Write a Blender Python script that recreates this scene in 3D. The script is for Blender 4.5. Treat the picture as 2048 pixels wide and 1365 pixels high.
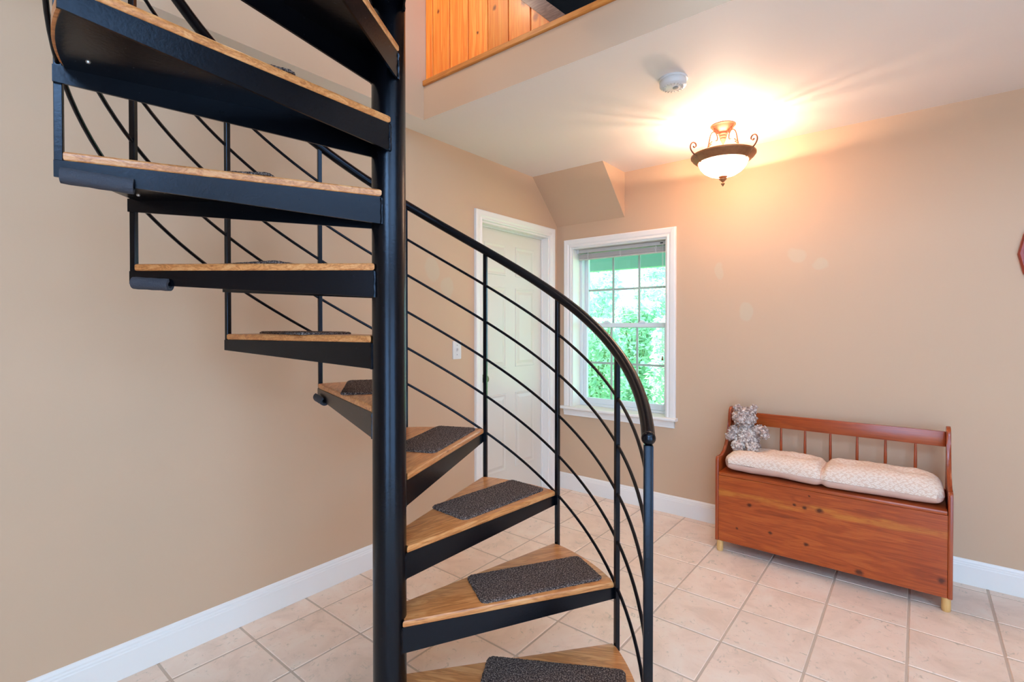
import bpy, bmesh, math, random
from mathutils import Vector, Matrix, noise
R = math.radians; PI = math.pi
random.seed(7)
SC = bpy.context.scene; COL = SC.collection
for o in list(bpy.data.objects): bpy.data.objects.remove(o)

# ------------------------------------------------------------------ camera, world, sun, daylight, exposure
H = 2.44                                   # ceiling
XL, YB = -2.284, 3.410                     # left (door) wall, back (window) wall
XR, YF = 2.30, -1.80                       # right wall, front wall (behind the camera)
PX, PY = -1.2355, 0.9418                   # stair pole
A0, DT, RI = R(-0.507), R(27.649), 0.21214 # first baluster angle, angle per step, riser
WT = 0.18                                  # wall thickness

cd = bpy.data.cameras.new('camera'); cam = bpy.data.objects.new('camera', cd); COL.objects.link(cam)
cam.location = (0, 0, 1.2978); cam.rotation_euler = (PI/2-0.0103, 0, 0.6794)
cd.sensor_width = 36; cd.lens = 36*1003.75/2048; cd.shift_y = -17.54/2048; cd.clip_start = 0.02
SC.camera = cam

w = bpy.data.worlds.new('sky'); SC.world = w; w.use_nodes = True
bg = w.node_tree.nodes['Background']; bg.inputs[0].default_value = (0.43, 0.68, 1.0, 1); bg.inputs[1].default_value = 5.5

sd = bpy.data.lights.new('sun', 'SUN'); sun = bpy.data.objects.new('sun', sd); COL.objects.link(sun)
sd.energy = 26; sd.color = (1, .97, .9); sd.angle = R(1)
sun.rotation_euler = Vector((0.55, -0.25, -0.80)).to_track_quat('-Z', 'Y').to_euler()

def area(name, loc, direction, sx, sy, power, color):
    l = bpy.data.lights.new(name, 'AREA'); l.shape = 'RECTANGLE'; l.size = sx; l.size_y = sy; l.energy = power; l.color = color
    o = bpy.data.objects.new(name, l); COL.objects.link(o); o.location = loc
    o.rotation_euler = Vector(direction).to_track_quat('-Z', 'Z').to_euler(); return o
# daylight in the glazed openings behind the camera, lower and upper row
DAY = (0.40, 0.66, 1.0)
area('daylight_patio', (XR+.10, -.10, 1.08), (-1, 0, 0), 1.9, 1.9, 6, DAY)
area('daylight_front', (1.15, YF-.10, 1.08), (0, 1, 0), 1.7, 1.9, 30, DAY)
area('daylight_upper_right', (XR+.10, .10, 3.40), (-1, 0, 0), 3.0, 1.3, 36, DAY)
area('daylight_upper_front', (1.15, YF-.10, 3.40), (0, 1, 0), 1.7, 1.3, 95, DAY)

vs = SC.view_settings
vs.view_transform = 'Standard'; vs.look = 'None'; vs.gamma = 1; vs.use_curve_mapping = False; vs.exposure = 0.17

# ------------------------------------------------------------------ materials
def s2l(c): return tuple(((v/255)/12.92 if v/255 <= .04045 else ((v/255+.055)/1.055)**2.4) for v in c)+(1,)
MATS = {}
class NT:
    def __init__(s, name, rough=.5, metal=0., spec=.5):
        s.m = bpy.data.materials.new(name); s.m.use_nodes = True; s.t = s.m.node_tree; s.n = s.t.nodes; s.l = s.t.links
        s.b = s.n['Principled BSDF']; s.b.inputs['Roughness'].default_value = rough; s.b.inputs['Metallic'].default_value = metal
        s.b.inputs['Specular IOR Level'].default_value = spec; MATS[name] = s.m
    def add(s, typ, **k):
        nd = s.n.new(typ)
        for a, v in k.items(): setattr(nd, a, v)
        return nd
    def set(s, inp, v):
        if hasattr(v, 'links') or isinstance(v, bpy.types.NodeSocket): s.l.new(v, inp)
        else: inp.default_value = v
    def coord(s, kind='Object', scale=(1, 1, 1), rot=(0, 0, 0), loc=(0, 0, 0)):
        tc = s.add('ShaderNodeTexCoord'); mp = s.add('ShaderNodeMapping')
        s.l.new(tc.outputs[kind], mp.inputs[0]); mp.inputs['Scale'].default_value = scale; mp.inputs['Rotation'].default_value = rot; mp.inputs['Location'].default_value = loc
        return mp.outputs[0]
    def noise(s, vec, scale, detail=3, rough=.5, dist=0.):
        nd = s.add('ShaderNodeTexNoise'); s.l.new(vec, nd.inputs['Vector']); nd.inputs['Scale'].default_value = scale
        nd.inputs['Detail'].default_value = detail; nd.inputs['Roughness'].default_value = rough; nd.inputs['Distortion'].default_value = dist
        return nd.outputs['Fac']
    def ramp(s, fac, stops):
        nd = s.add('ShaderNodeValToRGB'); s.l.new(fac, nd.inputs[0]); e = nd.color_ramp.elements
        while len(e) < len(stops): e.new(.5)
        for x, (p, c) in zip(e, stops): x.position = p; x.color = c if len(c) == 4 else s2l(c)
        return nd.outputs[0]
    def mix(s, fac, a, b, mode='MIX'):
        nd = s.add('ShaderNodeMix', data_type='RGBA', blend_type=mode)
        s.set(nd.inputs[0], fac); s.set(nd.inputs[6], a); s.set(nd.inputs[7], b); return nd.outputs[2]
    def math(s, op, a, b=None, clamp=False):
        nd = s.add('ShaderNodeMath', operation=op, use_clamp=clamp); s.set(nd.inputs[0], a)
        if b is not None: s.set(nd.inputs[1], b)
        return nd.outputs[0]
    def bump(s, h, strength=.2, dist=.01):
        nd = s.add('ShaderNodeBump'); s.l.new(h, nd.inputs['Height']); nd.inputs['Strength'].default_value = strength; nd.inputs['Distance'].default_value = dist
        s.l.new(nd.outputs[0], s.b.inputs['Normal'])
    def color(s, c): s.set(s.b.inputs['Base Color'], c)

def plain(name, rgb, rough=.5, metal=0., spec=.5, bump=None):
    t = NT(name, rough, metal, spec); t.color(s2l(rgb))
    if bump: t.bump(t.noise(t.coord(), bump[0], 3), bump[1], bump[2])
    return t.m

def wall_paint(name, rgb, patches=(), prgb=None):
    t = NT(name, .62, 0, .35)
    v = t.coord('Object')
    base = t.mix(t.noise(v, 1.3, 2), s2l([x*.985 for x in rgb]), s2l([min(255, x*1.01) for x in rgb]))
    if patches:
        g = t.add('ShaderNodeNewGeometry').outputs['Position']
        nz = t.add('ShaderNodeTexNoise'); t.l.new(g, nz.inputs['Vector']); nz.inputs['Scale'].default_value = 9
        wv = t.add('ShaderNodeVectorMath', operation='MULTIPLY_ADD'); t.l.new(nz.outputs['Color'], wv.inputs[0]); wv.inputs[1].default_value = (.06, .06, .06); t.l.new(g, wv.inputs[2])
        for (c, rx, rz) in patches:
            mp = t.add('ShaderNodeMapping'); t.l.new(wv.outputs[0], mp.inputs[0]); mp.vector_type = 'TEXTURE'
            mp.inputs['Location'].default_value = (c[0]+.03, c[1]+.03, c[2]+.03); mp.inputs['Scale'].default_value = (rx, rx, rz)
            ln = t.add('ShaderNodeVectorMath', operation='LENGTH'); t.l.new(mp.outputs[0], ln.inputs[0])
            f = t.ramp(ln.outputs['Value'], [(.75, (1, 1, 1, 1)), (1.0, (0, 0, 0, 1))])
            base = t.mix(t.math('MULTIPLY', f, .32), base, s2l(prgb))
    t.color(base); t.bump(t.noise(v, 180, 2), .05, .002); return t.m

WALLC = (210, 174, 141)
wall_paint('wall_tan', WALLC)
wall_paint('wall_tan_back', WALLC, [((-.852, 3.41, 1.393), .045, .065), ((-1.006, 3.41, 1.667), .03, .06), ((-.561, 3.41, 1.731), .06, .05), ((-.445, 3.41, 1.662), .05, .04)], (205, 198, 170))
wall_paint('wall_tan_left', WALLC, [((-2.284, 2.062, 1.644), .06, .08), ((-2.284, 2.186, 1.546), .06, .07)], (203, 195, 168))
wall_paint('ceiling_white', (238, 224, 212))
wall_paint('fascia_white', (222, 208, 198))
plain('trim_white', (242, 233, 222), .32)
plain('door_white', (226, 214, 198), .38, bump=(120, .04, .002))
plain('vinyl_white', (228, 230, 228), .35)
plain('grille_backlit', (176, 184, 172), .5)  # muntins greyed: their backlit shade is put into the colour
plain('blind_grey', (196, 186, 178), .45)
plain('plastic_white', (226, 220, 214), .35)
plain('plastic_grey', (150, 146, 140), .45)
plain('steel', (190, 190, 190), .3, 1.)
plain('loft_shade_black', (16, 13, 12), .9)  # loft darkness put into a near-black wall colour
plain('deck_stain', (120, 150, 128), .8)
plain('foam_black', (62, 62, 68), .9, bump=(260, .6, .004))
plain('brass_aged', (120, 96, 66), .35, .9)
plain('rubber', (30, 28, 26), .7)

t = NT('black_steel', .3, 0., .36); t.color(s2l((6, 6, 9))); t.b.inputs['Specular Tint'].default_value = (.74, .84, 1, 1)  # blue specular tint puts the bluish daylight sheen into the steel
nz = t.noise(t.coord(), 140, 3); t.bump(nz, .12, .002)
t.set(t.b.inputs['Roughness'], t.math('MULTIPLY_ADD', nz, .10)); t.n[-1].inputs[2].default_value = .2
t.b.inputs['Coat Weight'].default_value = .0

def wood(name, cols, axis='X', scale=1., rough=.4, knots=False, streak=None, coat=.15, variation=.0, ring=.09, koff=(0, 0), aniso=1.):
    t = NT(name, rough, 0, .45)
    st = {'X': (aniso, 9, 9), 'Y': (9, aniso, 9), 'Z': (9, 9, aniso)}[axis]; st = tuple(a*scale for a in st)
    v = t.coord('Object', st)
    oi = t.add('ShaderNodeObjectInfo')
    off = t.add('ShaderNodeVectorMath', operation='MULTIPLY_ADD'); cb = t.add('ShaderNodeCombineXYZ')
    for i in range(3): t.l.new(oi.outputs['Random'], cb.inputs[i])
    t.l.new(cb.outputs[0], off.inputs[0]); off.inputs[1].default_value = (17, 31, 23); t.l.new(v, off.inputs[2]); v = off.outputs[0]
    n1 = t.noise(v, 2.2, 4, .55, .6)
    sv = t.add('ShaderNodeVectorMath', operation='MULTIPLY'); t.l.new(v, sv.inputs[0]); sv.inputs[1].default_value = {'X': (1, 5, 5), 'Y': (5, 1, 5), 'Z': (5, 5, 1)}[axis]
    n2 = t.noise(sv.outputs[0], 4, 5, .65)
    wv = t.math('SINE', t.math('MULTIPLY', n1, 34.))
    f = t.math('ADD', t.math('MULTIPLY', wv, ring), t.math('ADD', t.math('MULTIPLY', n2, .6), t.math('MULTIPLY', n1, .4)))
    c = t.ramp(f, [(.22, cols[0]), (.5, cols[1]), (.78, cols[2])])
    if streak:
        z = t.add('ShaderNodeSeparateXYZ'); t.l.new(t.coord('Object'), z.inputs[0])
        zz = t.math('ADD', z.outputs['Z'], t.math('MULTIPLY', t.noise(t.coord('Object', (2, 2, 14)), 1.5, 3), .05))
        d = t.math('ABSOLUTE', t.math('SUBTRACT', zz, streak[0]))
        fa = t.ramp(t.math('DIVIDE', d, streak[1]), [(.5, (1, 1, 1, 1)), (1., (0, 0, 0, 1))])
        brk = t.ramp(t.noise(t.coord('Object', (5, 5, 22)), 1.6, 3, .6), [(.38, (.15, .15, .15, 1)), (.58, (1, 1, 1, 1))])
        c = t.mix(t.math('MULTIPLY', t.math('MULTIPLY', fa, brk), .85), c, t.mix(n2, s2l(streak[2]), s2l(streak[3])))
    if knots:
        nzk = t.add('ShaderNodeTexNoise'); t.l.new(t.coord('Object'), nzk.inputs['Vector']); nzk.inputs['Scale'].default_value = 45
        wk = t.add('ShaderNodeVectorMath', operation='MULTIPLY_ADD'); t.l.new(nzk.outputs['Color'], wk.inputs[0]); wk.inputs[1].default_value = (.012, .012, .012); t.l.new(t.coord('Object'), wk.inputs[2])
        for kx, kz, kr, kc in knots:
            mp = t.add('ShaderNodeMapping'); t.l.new(wk.outputs[0], mp.inputs[0]); mp.vector_type = 'TEXTURE'
            mp.inputs['Location'].default_value = (kx-koff[0]+.006, 0, kz-koff[1]+.006); mp.inputs['Scale'].default_value = (kr*(1.3 if axis == 'X' else 1), 99, kr*(1 if axis == 'X' else 1.3))
            ln = t.add('ShaderNodeVectorMath', operation='LENGTH'); t.l.new(mp.outputs[0], ln.inputs[0])
            kf = t.ramp(ln.outputs['Value'], [(.35, (1, 1, 1, 1)), (.7, (.45, .45, .45, 1)), (1., (0, 0, 0, 1))])
            c = t.mix(t.math('MULTIPLY', kf, .9), c, s2l(kc))
    if variation:
        hs = t.add('ShaderNodeHueSaturation'); t.l.new(c, hs.inputs['Color'])
        vv = t.math('MULTIPLY_ADD', oi.outputs['Random'], variation); t.n[-1].inputs[2].default_value = 1-variation/2
        t.l.new(vv, hs.inputs['Value']); c = hs.outputs[0]
    t.color(c); t.bump(n2, .12, .002); t.b.inputs['Coat Weight'].default_value = coat; t.b.inputs['Coat Roughness'].default_value = .2
    return t.m
wood('oak', [(146, 80, 38), (206, 130, 70), (228, 164, 104)], 'X', 2.0, .34, variation=.1, ring=.10)
wood('pine_bench_x', [(122, 42, 12), (174, 74, 24), (198, 98, 38)], 'X', 1.1, .3, knots=[(-0.722, 0.305, 0.013, (66, 18, 6)), (-0.787, 0.158, 0.009, (66, 18, 6)), (-0.615, 0.175, 0.011, (66, 18, 6)), (-0.445, 0.16, 0.013, (66, 18, 6)), (-0.216, 0.084, 0.018, (66, 18, 6)), (0.094, 0.14, 0.016, (66, 18, 6)), (-0.433, 0.418, 0.006, (66, 18, 6)), (-0.386, 0.35, 0.017, (66, 18, 6)), (-0.455, 0.352, 0.012, (66, 18, 6)), (-0.5, 0.356, 0.01, (66, 18, 6))], streak=(.372, .026, (176, 86, 26), (212, 132, 50)), coat=.3, ring=.07, koff=(-.387, 0))
wood('pine_bench_plain', [(124, 44, 14), (166, 70, 26), (188, 92, 38)], 'X', 1.1, .3, coat=.3, ring=.05)
wood('pine_bench_z', [(120, 40, 14), (160, 66, 24), (182, 86, 36)], 'Z', 1.1, .3, coat=.3, ring=.05)
wood('pale_wood', [(206, 150, 84), (224, 172, 104), (232, 186, 120)], 'Z', 1.5, .45)
wood('pine_plank', [(222, 92, 22), (254, 142, 46), (255, 176, 82)], 'Z', 1.9, .4, knots=[(-2.02, 3.0, .012, (110, 30, 8)), (-1.62, 2.86, .014, (110, 30, 8)), (-1.44, 2.815, .022, (120, 30, 8)), (-1.37, 2.72, .02, (150, 50, 14)), (-1.73, 2.78, .009, (90, 26, 8))], variation=.34, ring=.09, koff=((-2.123+2.30)/2, 2.622), aniso=.35)
wood('pine_trim', [(176, 96, 36), (208, 128, 54), (218, 146, 70)], 'X', 1.3, .4)
wood('rafter_brown', [(92, 66, 52), (128, 96, 80), (156, 124, 106)], 'X', 2.5, .75)
wood('plaque_red', [(110, 22, 10), (150, 42, 18), (178, 68, 30)], 'Z', 1.3, .35)

t = NT('tile', .38, 0, .45)
v = t.coord('Object'); oi = t.add('ShaderNodeObjectInfo')
off = t.add('ShaderNodeVectorMath', operation='ADD'); cb = t.add('ShaderNodeCombineXYZ'); rr = t.math('MULTIPLY', oi.outputs['Random'], 60.)
t.l.new(rr, cb.inputs[0]); t.l.new(rr, cb.inputs[1]); t.l.new(v, off.inputs[0]); t.l.new(cb.outputs[0], off.inputs[1]); v = off.outputs[0]
n1 = t.noise(v, 5, 6, .62, .8); n2 = t.noise(v, 26, 5, .7, 1.2)
c = t.ramp(n1, [(.25, (228, 198, 172)), (.5, (246, 217, 193)), (.75, (250, 230, 208))])
c = t.mix(t.ramp(n2, [(.30, (1, 1, 1, 1)), (.42, (0, 0, 0, 1))]), c, s2l((204, 184, 158)))
hs = t.add('ShaderNodeHueSaturation'); t.l.new(c, hs.inputs['Color']); vv = t.math('MULTIPLY_ADD', oi.outputs['Random'], .06); t.n[-1].inputs[2].default_value = .97
t.l.new(vv, hs.inputs['Value']); t.color(hs.outputs[0]); t.bump(n2, .1, .003)
plain('grout', (206, 182, 160), .9, bump=(200, .3, .003))

t = NT('carpet_mat', .95, 0, .1); v = t.coord()
n1 = t.noise(v, 230, 2, .6); n2 = t.noise(v, 18, 2)
c = t.ramp(n1, [(.34, (38, 29, 27)), (.5, (88, 71, 63)), (.66, (166, 144, 130))]); t.color(t.mix(t.math('MULTIPLY', n2, .3), c, s2l((70, 62, 62)))); t.bump(n1, .8, .006)

t = NT('cushion_top', .85, 0, .2); v = t.coord('Object', (1, 1, 1))
# embroidered sprigs: short pale leaf strokes in alternating slants
sx = t.add('ShaderNodeSeparateXYZ'); t.l.new(v, sx.inputs[0]); cbx = t.add('ShaderNodeCombineXYZ'); t.l.new(sx.outputs[0], cbx.inputs[0]); t.l.new(t.math('ADD', sx.outputs[1], sx.outputs[2]), cbx.inputs[1])
def strokes(rot, loc):
    m1 = t.add('ShaderNodeMapping'); t.l.new(cbx.outputs[0], m1.inputs[0]); m1.inputs['Rotation'].default_value = (0, 0, rot)
    m2 = t.add('ShaderNodeMapping'); t.l.new(m1.outputs[0], m2.inputs[0]); m2.inputs['Scale'].default_value = (42, 105, 1); m2.inputs['Location'].default_value = loc
    vo = t.add('ShaderNodeTexVoronoi'); vo.voronoi_dimensions = '2D'; t.l.new(m2.outputs[0], vo.inputs['Vector']); vo.inputs['Scale'].default_value = 1.; vo.inputs['Randomness'].default_value = .5
    return t.ramp(vo.outputs['Distance'], [(.27, (1, 1, 1, 1)), (.37, (0, 0, 0, 1))])
f = t.math('MAXIMUM', strokes(R(38), (0, 0, 0)), strokes(R(-38), (3.3, 1.7, 0)))
t.color(t.mix(t.math('MULTIPLY', f, .8), s2l((226, 190, 164)), s2l((240, 218, 198)))); t.bump(t.math('ADD', f, t.noise(v, 300, 2)), .25, .004)
plain('cushion_under', (218, 176, 154), .85, bump=(300, .2, .003))
t = NT('bear_fur', .95, 0, .15); v = t.coord(); n1 = t.noise(v, 60, 3)
t.color(t.ramp(n1, [(.3, (136, 110, 100)), (.5, (190, 164, 150)), (.7, (236, 214, 198))]))
t = NT('bear_belly', .95, 0, .15); v = t.coord(); n1 = t.noise(v, 60, 3)
t.color(t.ramp(n1, [(.3, (176, 154, 140)), (.5, (218, 196, 180)), (.7, (240, 224, 208))]))
t = NT('lamp_bronze', .42, .55, .5); v = t.coord(); t.color(t.mix(t.noise(v, 40, 3), s2l((128, 84, 54)), s2l((176, 124, 84)))); t.bump(t.noise(v, 120, 3), .2, .002)
t = NT('lamp_bronze_dimmed', .5, .3, .4); v = t.coord(); t.color(t.mix(t.noise(v, 40, 3), s2l((92, 50, 32)), s2l((128, 74, 50))))  # same bronze darkened for arms, stem and canopy to offset the bulbs' glare
t = NT('lamp_glass', .35); t.color((1, .96, .88, 1)); t.b.inputs['Emission Color'].default_value = (1, .67, .45, 1); t.b.inputs['Emission Strength'].default_value = 20
t = NT('bulb_glass', .35); t.color((1, .96, .88, 1)); t.b.inputs['Emission Color'].default_value = (1, .84, .62, 1); t.b.inputs['Emission Strength'].default_value = 12
t = NT('leaf', .5, 0, .3); oi = t.add('ShaderNodeObjectInfo'); v = t.coord(); n1 = t.noise(v, 5, 2)
c = t.ramp(n1, [(.3, (158, 200, 172)), (.5, (204, 230, 206)), (.7, (238, 247, 232))]); t.color(c)
t.b.inputs['Transmission Weight'].default_value = 0
tr = t.add('ShaderNodeBsdfTranslucent'); t.l.new(c, tr.inputs[0]); mx = t.add('ShaderNodeMixShader'); mx.inputs[0].default_value = .45
t.l.new(t.b.outputs[0], mx.inputs[1]); t.l.new(tr.outputs[0], mx.inputs[2]); t.l.new(mx.outputs[0], t.n['Material Output'].inputs[0])
plain('stem_green', (120, 140, 84), .8)
t = NT('lawn', .9); v = t.coord(); t.color(t.ramp(t.noise(v, 12, 4), [(.3, (104, 150, 84)), (.7, (160, 200, 120))]))
for nm_, tint in (('pane', (.86, .97, .92, 1)), ('pane_clear', (.97, .98, 1, 1))):
    t = NT(nm_, .02); gl = t.add('ShaderNodeBsdfGlossy'); gl.inputs['Roughness'].default_value = .02; tp = t.add('ShaderNodeBsdfTransparent'); tp.inputs[0].default_value = tint
    mx = t.add('ShaderNodeMixShader'); mx.inputs[0].default_value = .05; t.l.new(tp.outputs[0], mx.inputs[1]); t.l.new(gl.outputs[0], mx.inputs[2]); t.l.new(mx.outputs[0], t.n['Material Output'].inputs[0])

# ------------------------------------------------------------------ helpers
def empty(name, loc, rz=0.):
    o = bpy.data.objects.new(name, None); COL.objects.link(o); o.location = loc; o.rotation_euler = (0, 0, rz); o.empty_display_size = .1; return o
def thing(name, label, cat, loc, rz=0., group=None):
    o = empty(name, loc, rz); return tag(o, label, cat, group)
def tag(o, label, cat, group=None):
    o['label'] = label; o['category'] = cat
    if group: o['group'] = group
    return o
def struct(o, label=None):
    o['kind'] = 'structure'
    if label: o['label'] = label
    return o
def base_of(o):
    p = Vector((0, 0, 0))
    while o is not None: p += o.location; o = o.parent
    return p
def finish(bm, name, mat, parent=None, origin=None, smooth=None):
    """bm is in world coordinates (or in the parent's frame when origin is None and parent given as local)"""
    bmesh.ops.recalc_face_normals(bm, faces=bm.faces)
    me = bpy.data.meshes.new(name); off = Vector(origin) if origin is not None else (base_of(parent) if parent else Vector((0, 0, 0)))
    bmesh.ops.translate(bm, verts=bm.verts, vec=-off); bm.to_mesh(me); bm.free()
    return link(me, name, mat, parent, off if parent is None else None, smooth)
def link(me, name, mat, parent=None, loc=None, smooth=None):
    if mat and not me.materials: me.materials.append(MATS[mat])
    if smooth is not None:
        for p in me.polygons: p.use_smooth = True
        me.set_sharp_from_angle(angle=R(smooth))
    o = bpy.data.objects.new(name, me); COL.objects.link(o); o.parent = parent
    if loc is not None: o.location = loc
    return o
def bm_new(): return bmesh.new()
def bevel(bm, wd, seg=1, edges=None):
    bmesh.ops.bevel(bm, geom=list(edges or bm.edges), offset=wd, segments=seg, affect='EDGES', profile=.5, clamp_overlap=True); return bm
def box(bm, x0, x1, y0, y1, z0, z1):
    vs = [bm.verts.new(p) for p in ((x0, y0, z0), (x1, y0, z0), (x1, y1, z0), (x0, y1, z0), (x0, y0, z1), (x1, y0, z1), (x1, y1, z1), (x0, y1, z1))]
    for f in ((0, 3, 2, 1), (4, 5, 6, 7), (0, 1, 5, 4), (1, 2, 6, 5), (2, 3, 7, 6), (3, 0, 4, 7)): bm.faces.new([vs[i] for i in f])
    return bm
def bxo(name, d, mat, parent=None, bev=0., seg=1, origin=None):
    bm = box(bm_new(), *d)
    if bev: bevel(bm, bev, seg)
    if parent is None and origin is None: origin = ((d[0]+d[1])/2, (d[2]+d[3])/2, d[4])
    return finish(bm, name, mat, parent, origin, 35 if bev else None)
def prism(bm, poly, h, fn):
    """poly: 2D outline; h=(h0,h1); fn(u,v,h)->xyz"""
    a = [bm.verts.new(fn(u, v, h[0])) for u, v in poly]; b = [bm.verts.new(fn(u, v, h[1])) for u, v in poly]
    n = len(poly); bm.faces.new(a[::-1]); bm.faces.new(b)
    for i in range(n): bm.faces.new((a[i], a[(i+1) % n], b[(i+1) % n], b[i]))
    return bm
def lathe(bm, prof, c=(0, 0, 0), seg=32, closed=False):
    rings = []
    for r, z in prof:
        if r < 1e-5: rings.append([bm.verts.new((c[0], c[1], c[2]+z))])
        else: rings.append([bm.verts.new((c[0]+r*math.cos(2*PI*i/seg), c[1]+r*math.sin(2*PI*i/seg), c[2]+z)) for i in range(seg)])
    pr = list(zip(rings, rings[1:]))
    if closed: pr.append((rings[-1], rings[0]))
    for a, b in pr:
        for i in range(seg):
            j = (i+1) % seg
            if len(a) == 1 and len(b) == 1: continue
            if len(a) == 1: bm.faces.new((a[0], b[j], b[i]))
            elif len(b) == 1: bm.faces.new((a[i], a[j], b[0]))
            else: bm.faces.new((a[i], a[j], b[j], b[i]))
    return bm
def tube(bm, pts, rad, seg=8, cap=True):
    pts = [Vector(p) for p in pts]; n = len(pts); rings = []; up = Vector((0, 0, 1)); prev = None
    for i, p in enumerate(pts):
        d = (pts[min(i+1, n-1)]-pts[max(i-1, 0)]).normalized()
        if prev is None:
            s = d.cross(up) if abs(d.dot(up)) < .95 else d.cross(Vector((1, 0, 0)))
        else: s = prev-d*prev.dot(d)
        s.normalize(); prev = s; u = s.cross(d); r = rad[i] if hasattr(rad, '__len__') else rad
        rings.append([bm.verts.new(p+s*(r*math.cos(2*PI*k/seg))+u*(r*math.sin(2*PI*k/seg))) for k in range(seg)])
    for a, b in zip(rings, rings[1:]):
        for k in range(seg): bm.faces.new((a[k], a[(k+1) % seg], b[(k+1) % seg], b[k]))
    if cap: bm.faces.new(rings[0][::-1]); bm.faces.new(rings[-1])
    return bm
def smooth_path(pts, n=6):
    pts = [Vector(p) for p in pts]; out = []
    for i in range(len(pts)-1):
        p0, p1, p2, p3 = pts[max(i-1, 0)], pts[i], pts[i+1], pts[min(i+2, len(pts)-1)]
        for k in range(n):
            t = k/n; out.append(.5*((2*p1)+(p2-p0)*t+(2*p0-5*p1+4*p2-p3)*t*t+(3*p1-p0-3*p2+p3)*t**3))
    out.append(pts[-1]); return out
def rrect(w, h, r, n=5):
    """rounded rectangle outline centred at 0"""
    out = []
    for cx, cy, a in ((w/2-r, h/2-r, 0), (-w/2+r, h/2-r, 90), (-w/2+r, -h/2+r, 180), (w/2-r, -h/2+r, 270)):
        for k in range(n+1): out.append((cx+r*math.cos(R(a+90*k/n)), cy+r*math.sin(R(a+90*k/n))))
    return out
XY = lambda u, v, h: (u, v, h)
XZ = lambda u, v, h: (u, h, v)
YZ = lambda u, v, h: (h, u, v)

# ------------------------------------------------------------------ room shell
fl = bxo('floor', (XL-WT, XR+WT, YF-WT, YB+WT, -.12, -.0022), 'grout'); struct(fl, 'beige square ceramic tile floor with tan grout')
P = .3007; TX0, TY0 = -2.128, .6385; g = .0045
tcache = {}
x = TX0-P
ix = []
while x < XR: ix.append((max(x, XL), min(x+P, XR))); x += P
y = TY0-9*P; iy = []
while y < YB:
    a, b = max(y, YF), min(y+P, YB)
    if b-a > .02: iy.append((a, b))
    y += P
for (x0, x1) in ix:
    if x1-x0 < .02: continue
    for (y0, y1) in iy:
        key = (round(x1-x0, 3), round(y1-y0, 3))
        if key not in tcache:
            hw, hh = key[0]/2-g, key[1]/2-g
            bm = box(bm_new(), -hw, hw, -hh, hh, -.005, 0)
            top = [e for e in bm.edges if all(v.co.z > -.001 for v in e.verts)]; bevel(bm, .0022, 1, top)
            me = bpy.data.meshes.new('tile'); bm.to_mesh(me); bm.free(); me.materials.append(MATS['tile']); tcache[key] = me
        o = link(tcache[key], 'tile', None, fl); fo = base_of(fl)
        o.location = ((x0+x1)/2-fo.x, (y0+y1)/2-fo.y, random.uniform(-.0006, .0004)-fo.z)

def wall_with_hole(name, axis, face, out, u0, u1, z0, z1, hole, mat, label):
    """solid wall; axis 'x': plane X=face, u along Y. out=+1/-1 thickness direction. hole=(ua,ub,za,zb) or list"""
    bm = bm_new(); a, b = sorted((face, face+out*WT))
    holes = hole if isinstance(hole, list) else ([hole] if hole else [])
    us = sorted({u0, u1, *[h[0] for h in holes], *[h[1] for h in holes]}); zs = sorted({z0, z1, *[h[2] for h in holes], *[h[3] for h in holes]})
    for i in range(len(us)-1):
        for j in range(len(zs)-1):
            uc, zc = (us[i]+us[i+1])/2, (zs[j]+zs[j+1])/2
            if any(h[0] < uc < h[1] and h[2] < zc < h[3] for h in holes): continue
            if axis == 'x': box(bm, a, b, us[i], us[i+1], zs[j], zs[j+1])
            else: box(bm, us[i], us[i+1], a, b, zs[j], zs[j+1])
    bmesh.ops.remove_doubles(bm, verts=bm.verts, dist=1e-5)
    return struct(finish(bm, name, mat, None, ((a+b)/2 if axis == 'x' else (u0+u1)/2, (u0+u1)/2 if axis == 'x' else (a+b)/2, z0)), label)
DH = (2.492, 3.300, 0, 2.022)          # door opening
WH = (-2.146, -1.358, .66, 1.932)      # window opening
wall_with_hole('wall_left', 'x', XL, -1, YF-WT, YB+WT, 0, H, DH, 'wall_tan_left', 'tan painted wall with the white six-panel door')
wall_with_hole('wall_back', 'y', YB, 1, XL, XR, 0, H, WH, 'wall_tan_back', 'tan painted wall behind the bench, with touch-up paint patches')
PH = (-1.10, .90, .05, 2.08); FH = (.25, 2.05, .05, 2.08); UP = 4.3; PU = (-1.45, 1.65, 2.72, 4.08); FU = (.25, 2.05, 2.72, 4.08)
wall_with_hole('wall_right', 'x', XR, 1, YF-WT, YB+WT, 0, UP, [PH, PU], 'wall_tan', 'tan wall with wide glazed patio doors')
wall_with_hole('wall_front', 'y', YF, -1, XL, XR, 0, UP, [FH, FU], 'wall_tan', 'tan wall with a wide glazed opening')

# ceiling slab with the stairwell opening
OX, OY, OX1, OY0 = -2.123, 1.856, XR, YF; CT = 2.622
bm = bm_new()
for d in ((XL-WT, XR, OY, YB+WT), (XL-WT, OX, OY0-WT, OY)): box(bm, *d, H, CT)
bmesh.ops.remove_doubles(bm, verts=bm.verts, dist=1e-5)
ce = struct(finish(bm, 'ceiling', 'ceiling_white', None, (0, 0, H)), 'white painted ceiling around the stairwell opening')
me = ce.data; me.materials.append(MATS['wall_tan'])
for p in me.polygons:
    if abs(p.normal.z) < .5: p.material_index = 1
# sloping boxed soffit in the corner above door and window
bm = prism(bm_new(), [(3.067, H+.01), (YB+.01, H+.01), (YB+.01, 2.10)], (XL-.01, -1.686), YZ)
struct(finish(bm, 'trim_1', 'wall_tan', None, (-1.98, 3.25, 2.10)), 'tan sloping boxed soffit in the ceiling corner above door and window')

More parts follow.
